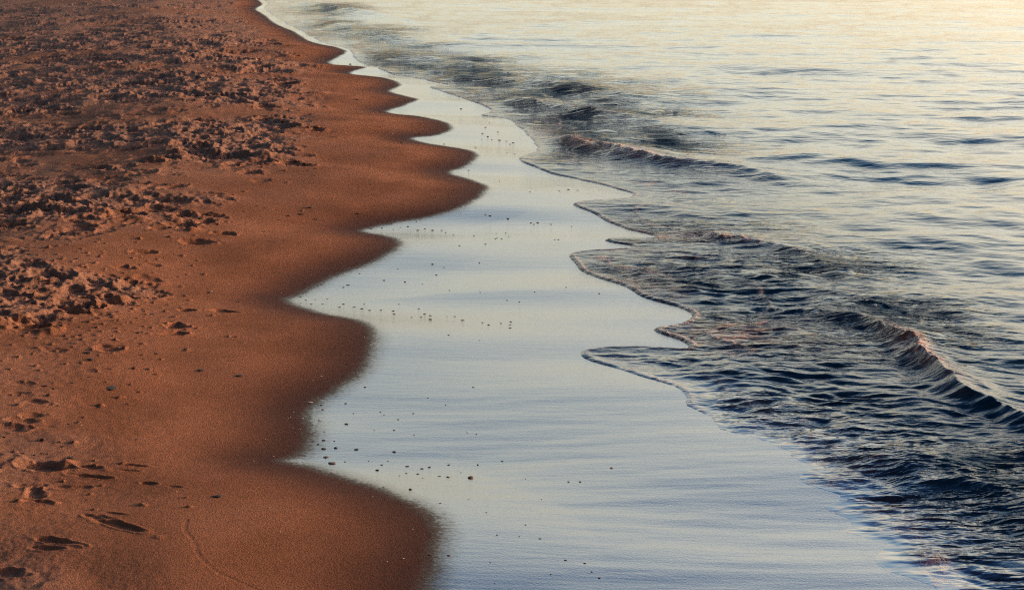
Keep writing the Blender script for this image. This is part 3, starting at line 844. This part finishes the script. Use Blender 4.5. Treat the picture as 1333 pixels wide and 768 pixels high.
# the specks that nothing tells apart, cluster by cluster
clusters = [
    ('dark pebble in the line of specks along the nearest creamy wet tongue', 'pebbles along the nearest creamy wet tongue', darks + reds,
     [(530, 607, 7), (549, 610, 6), (559, 608, 6), (529, 616, 5), (544, 617, 6), (572, 620, 6), (583, 621, 6), (497, 605, 5), (491, 612, 7), (449, 601, 4), (584, 605, 6), (622, 605, 5), (600, 615, 3), (505, 600, 3), (480, 600, 3), (654, 600, 5), (520, 619, 3), (550, 622, 3)]),
    ('dark pebble scattered on blue wet sheen at the nearest bay', 'pebbles on the sheen of the nearest bay', darks + reds,
     [(421, 573, 7), (435, 574, 5), (421, 584, 10), (437, 583, 7), (424, 595, 9), (464, 585, 8), (513, 588, 8), (414, 578, 5), (450, 525, 4), (495, 536, 4), (518, 546, 4), (538, 538, 4), (513, 560, 5), (539, 566, 3), (487, 560, 3), (460, 538, 3), (500, 540, 3), (475, 504, 5), (557, 518, 3), (580, 527, 3), (608, 563, 3), (620, 565, 3), (420, 533, 5), (418, 527, 5), (616, 504, 5), (422, 562, 3)]),
    ('dark speck of pebble in the string along the second wet tongue', 'pebbles along the second wet tongue', darks + reds,
     [(391, 387, 4), (398, 391, 4), (410, 390, 4), (426, 389, 3), (442, 400, 5), (447, 396, 5), (461, 400, 6), (471, 402, 6), (481, 404, 6), (496, 404, 4), (512, 405, 5), (513, 409, 5), (536, 413, 5), (548, 413, 5), (553, 409, 7), (560, 411, 6), (560, 416, 7), (602, 417, 8), (592, 412, 4), (628, 420, 4), (636, 423, 5), (652, 421, 4), (664, 423, 5), (664, 427, 5), (665, 419, 5), (582, 412, 3), (545, 402, 4), (519, 396, 3), (474, 396, 4), (420, 396, 5), (405, 396, 5), (584, 436, 5), (624, 443, 3)]),
    ('dark speck of pebble on blue sheen between second and third wet tongues', 'pebbles between the second and third wet tongues', darks,
     [(468, 356, 4), (500, 365, 4), (452, 371, 4), (454, 371, 3), (447, 374, 4), (527, 367, 4), (563, 344, 4), (568, 358, 4), (518, 350, 3), (578, 348, 3), (550, 370, 3), (585, 378, 4), (624, 342, 4), (437, 352, 3), (418, 370, 3), (660, 391, 3), (676, 393, 4), (737, 374, 3), (780, 382, 4), (696, 380, 3)]),
    ('dark speck of pebble in the string along the third wet tongue', 'pebbles along the third wet tongue', darks + reds,
     [(483, 298, 4), (497, 297, 4), (512, 299, 3), (521, 296, 3), (531, 295, 4), (544, 300, 5), (553, 298, 4), (563, 300, 5), (575, 300, 5), (580, 303, 4), (590, 306, 4), (617, 307, 4), (632, 280, 4), (638, 281, 6), (661, 285, 5), (646, 304, 3), (645, 311, 5), (647, 310, 4), (653, 311, 4), (691, 290, 4), (700, 290, 5), (695, 292, 3), (717, 292, 4), (744, 295, 4), (658, 303, 4), (598, 320, 4), (632, 318, 4), (722, 312, 4), (727, 312, 4), (662, 308, 3), (542, 288, 3), (510, 292, 3)]),
    ('dark speck of pebble on creamy far wet sand', 'pebbles on the far creamy wet sand', darks,
     [(578, 188, 4), (619, 192, 4), (610, 222, 4), (596, 233, 4), (603, 233, 3), (628, 174, 4), (635, 178, 4), (640, 182, 4), (650, 183, 5), (659, 184, 4), (668, 186, 4), (632, 166, 4), (648, 172, 3), (664, 188, 4), (670, 201, 4), (660, 199, 3), (637, 160, 3), (627, 182, 3), (740, 247, 6), (752, 248, 6), (728, 249, 4), (650, 236, 3), (690, 250, 3), (600, 142, 4)]),
    ('small dark pebble on the lower wet sheen near the bottom edge', 'pebbles on the lower wet sheen', darks + reds,
     [(584, 723, 6), (560, 722, 6), (684, 683, 5), (703, 701, 5), (736, 729, 5), (761, 733, 5), (647, 696, 4), (676, 698, 3), (717, 747, 4), (770, 744, 4), (780, 752, 5), (638, 732, 3), (644, 759, 3), (573, 655, 4), (633, 667, 3), (740, 627, 4), (755, 627, 5), (705, 650, 3), (796, 609, 6), (684, 623, 3), (580, 675, 3), (610, 650, 3)]),
    ('dark stone scattered on smooth brown sand near the second wet tongue', 'stones on smooth sand by the second wet tongue', darks,
     [(239, 384, 7), (272, 381, 7), (310, 393, 6), (207, 385, 6), (186, 403, 9), (198, 409, 9), (180, 433, 8), (242, 454, 8), (204, 460, 8), (232, 360, 6), (100, 337, 8), (115, 333, 6), (135, 359, 6), (125, 422, 6), (98, 447, 7), (80, 459, 12), (118, 468, 14), (115, 459, 12), (60, 502, 7), (70, 506, 10), (116, 491, 6)]),
    ('dark stone scattered on brown sand beside the third wet tongue', 'stones on sand by the third wet tongue', darks,
     [(364, 286, 6), (376, 281, 7), (393, 278, 11), (404, 270, 8), (411, 285, 8), (467, 276, 7), (382, 290, 4), (318, 275, 6), (345, 271, 5), (343, 302, 5), (335, 268, 5), (320, 290, 5)]),
    ('dark speck of stone on the far smooth sand', 'stones on the far smooth sand', darks,
     [(485, 201, 6), (506, 228, 6), (455, 228, 4), (437, 217, 4), (483, 240, 4), (465, 130, 5), (495, 165, 4), (441, 98, 4), (456, 84, 5), (520, 126, 5), (555, 230, 3), (420, 205, 4), (435, 170, 4)]),
    ('small dark stone on sand above the nearest footprints', 'stones above the nearest footprints', darks,
     [(82, 581, 7), (100, 551, 6), (90, 552, 6), (178, 572, 7), (30, 590, 7), (6, 569, 7), (56, 590, 6), (62, 591, 4), (140, 594, 4), (65, 527, 6), (75, 528, 6), (130, 530, 6), (70, 555, 5), (45, 592, 5), (92, 596, 12), (95, 498, 6)]),
    ('tiny pale scrap of shell along the damp edge of the nearest bay', 'pale scraps along the nearest damp edge', [shell_me],
     [(378, 543, 5), (382, 537, 4), (394, 545, 5), (381, 558, 4), (391, 559, 4), (375, 544, 3), (356, 594, 5), (394, 601, 4), (537, 689, 4), (525, 727, 6), (504, 731, 4), (496, 730, 3), (562, 670, 4), (365, 692, 4), (345, 572, 3), (500, 634, 6)]),
    ('tiny pale scrap of shell along the damp edge of the second bay', 'pale scraps along the second damp edge', [shell_me],
     [(474, 439, 4), (447, 462, 4), (418, 490, 4), (407, 495, 3), (405, 358, 3), (366, 382, 4), (392, 394, 3), (475, 302, 3), (600, 277, 3), (470, 424, 3)]),
    ('tiny pale speck of shell on smooth brown sand', 'pale specks on the smooth brown sand', [shell_me],
     [(155, 452, 3), (318, 447, 3), (256, 532, 3), (294, 564, 3), (260, 651, 3), (186, 682, 3), (330, 600, 3), (300, 520, 3), (210, 590, 3), (350, 660, 3), (420, 700, 3), (290, 470, 3), (230, 640, 3), (170, 545, 3)]),
]
for label, group, meshes, spots in clusters:
    shell = meshes[0] is shell_me
    for (px, py, w) in spots:
        put('shell_fragment' if shell else 'pebble', random.choice(meshes), px, py, w * random.uniform(0.85, 1.1), label, 'shell' if shell else 'pebble', group, random.uniform(0.35, 0.7) if not shell else 0.8)

# clods thrown up at the rim of the churned sand
clod_sets = [
    ('crumbly brown sand clod in the churned heap at middle left', 'clods in the middle left heap', [(110, 388, 12), (125, 395, 10), (165, 390, 10), (172, 386, 8), (98, 392, 10), (140, 396, 8), (60, 383, 8), (40, 395, 10), (22, 408, 10), (10, 392, 8), (70, 404, 10), (48, 378, 7), (63, 365, 8), (66, 353, 8), (20, 360, 8), (8, 352, 10), (50, 349, 6)]),
    ('dark sand clod on the near ridge of churned sand', 'clods on the near ridge', [(272, 279, 12), (262, 285, 9), (283, 292, 8), (210, 292, 10), (225, 286, 10), (160, 272, 9), (60, 275, 12), (120, 270, 12), (30, 262, 12), (300, 290, 7), (190, 300, 8), (90, 290, 9)]),
    ('dark sand clod on the second ridge of churned sand', 'clods on the second ridge', [(345, 205, 10), (360, 210, 9), (385, 208, 9), (398, 213, 9), (330, 198, 9), (310, 215, 9), (290, 200, 10), (365, 200, 7), (400, 222, 6), (372, 222, 7), (340, 218, 8)]),
    ('dark sand clod on the third ridge of churned sand', 'clods on the third ridge', [(370, 160, 8), (385, 163, 9), (400, 167, 8), (412, 165, 8), (425, 168, 6), (350, 155, 8), (335, 152, 8), (415, 172, 6), (392, 170, 6), (320, 160, 7)]),
    ('dark sand clod at the far rim of churned sand', 'clods at the far rim', [(376, 60, 7), (390, 72, 6), (400, 84, 8), (372, 85, 8), (380, 95, 7), (360, 105, 8), (350, 80, 8), (385, 104, 5), (398, 82, 5), (355, 125, 7), (340, 128, 8), (365, 125, 6), (330, 50, 6), (345, 55, 6)]),
]
for label, group, spots in clod_sets:
    for (px, py, w) in spots:
        put('sand_clod', random.choice(clods), px + random.uniform(-2, 2), py + random.uniform(-1, 1), w * random.uniform(0.7, 1.15), label, 'clod', group, random.uniform(0.55, 0.85), None, 0.12)

# ------------------------------------------------------------------ light
SUN_EL = R(6.5)
SUN_AZ = R(12.0)              # to the right of the view
sun_data = bpy.data.lights.new('sun', 'SUN')
sun_data.energy = 5.0
sun_data.angle = R(0.5)
sun_data.color = (1.0, 0.62, 0.36)
sun = bpy.data.objects.new('sun', sun_data)
col.objects.link(sun)
from mathutils import Vector
d_sun = Vector((math.cos(SUN_EL) * math.cos(SUN_AZ), math.cos(SUN_EL) * math.sin(SUN_AZ), math.sin(SUN_EL)))
sun.rotation_euler = d_sun.to_track_quat('Z', 'Y').to_euler()
sun.location = d_sun * 50

world = bpy.data.worlds.new('World')
scene.world = world
world.use_nodes = True
wt = NT(world.node_tree)
world.node_tree.nodes.clear()
wo = wt.n('ShaderNodeOutputWorld')
bg = wt.n('ShaderNodeBackground'); bg.inputs['Strength'].default_value = 0.15
sky = wt.n('ShaderNodeTexSky'); sky.sky_type = 'NISHITA'; sky.sun_disc = False
sky.sun_elevation = SUN_EL
sky.sun_rotation = math.pi / 2 - SUN_AZ
sky.air_density = 1.0; sky.dust_density = 1.5; sky.ozone_density = 2.0
tc = wt.n('ShaderNodeTexCoord')
sep = wt.n('ShaderNodeSeparateXYZ'); wt.l(tc.outputs['Generated'], sep.inputs[0])
ramp = wt.n('ShaderNodeValToRGB')
el = ramp.color_ramp.elements
stops = [(0.0, (.80, .71, .80)), (0.12, (1.20, .95, .90)), (0.22, (2.08, 1.28, .84)), (0.32, (2.04, 1.27, .84)), (0.42, (1.34, 1.14, .93)), (0.52, (.54, .68, .80)), (0.65, (.13, .24, .40)), (1.0, (.030, .062, .150))]
el[0].position, el[0].color = stops[0][0], (*stops[0][1], 1)
el[1].position, el[1].color = stops[-1][0], (*stops[-1][1], 1)
for p_, c_ in stops[1:-1]:
    e = el.new(p_); e.color = (*c_, 1)
wt.l(sep.outputs[2], ramp.inputs[0])
mul = wt.n('ShaderNodeMix'); mul.data_type = 'RGBA'; mul.blend_type = 'MULTIPLY'; mul.inputs[0].default_value = 1
wt.l(sky.outputs[0], mul.inputs[6]); wt.l(ramp.outputs[0], mul.inputs[7])
sc_ = wt.n('ShaderNodeVectorMath'); sc_.operation = 'SCALE'; sc_.inputs['Scale'].default_value = 4.5
# sky left bright over the sea ahead, dimmed behind and landward to deepen sand shade
dt = wt.n('ShaderNodeVectorMath'); dt.operation = 'DOT_PRODUCT'
wt.l(tc.outputs['Generated'], dt.inputs[0]); dt.inputs[1].default_value = (0.30, 0.954, 0.0)
glow = wt.rng(dt.outputs['Value'], 0.15, 0.80, 0.16, 1.0)
wt.l(wt.math('MULTIPLY', glow, 4.5), sc_.inputs['Scale'])
wt.l(mul.outputs[2], sc_.inputs[0])
wt.l(sc_.outputs[0], bg.inputs[0]); wt.l(bg.outputs[0], wo.inputs[0])

scene.view_settings.view_transform = 'Standard'
scene.view_settings.look = 'None'
scene.cycles.use_denoising = False
scene.cycles.pixel_filter_type = 'BLACKMAN_HARRIS'
scene.cycles.filter_width = 1.2
scene.view_settings.exposure = 0
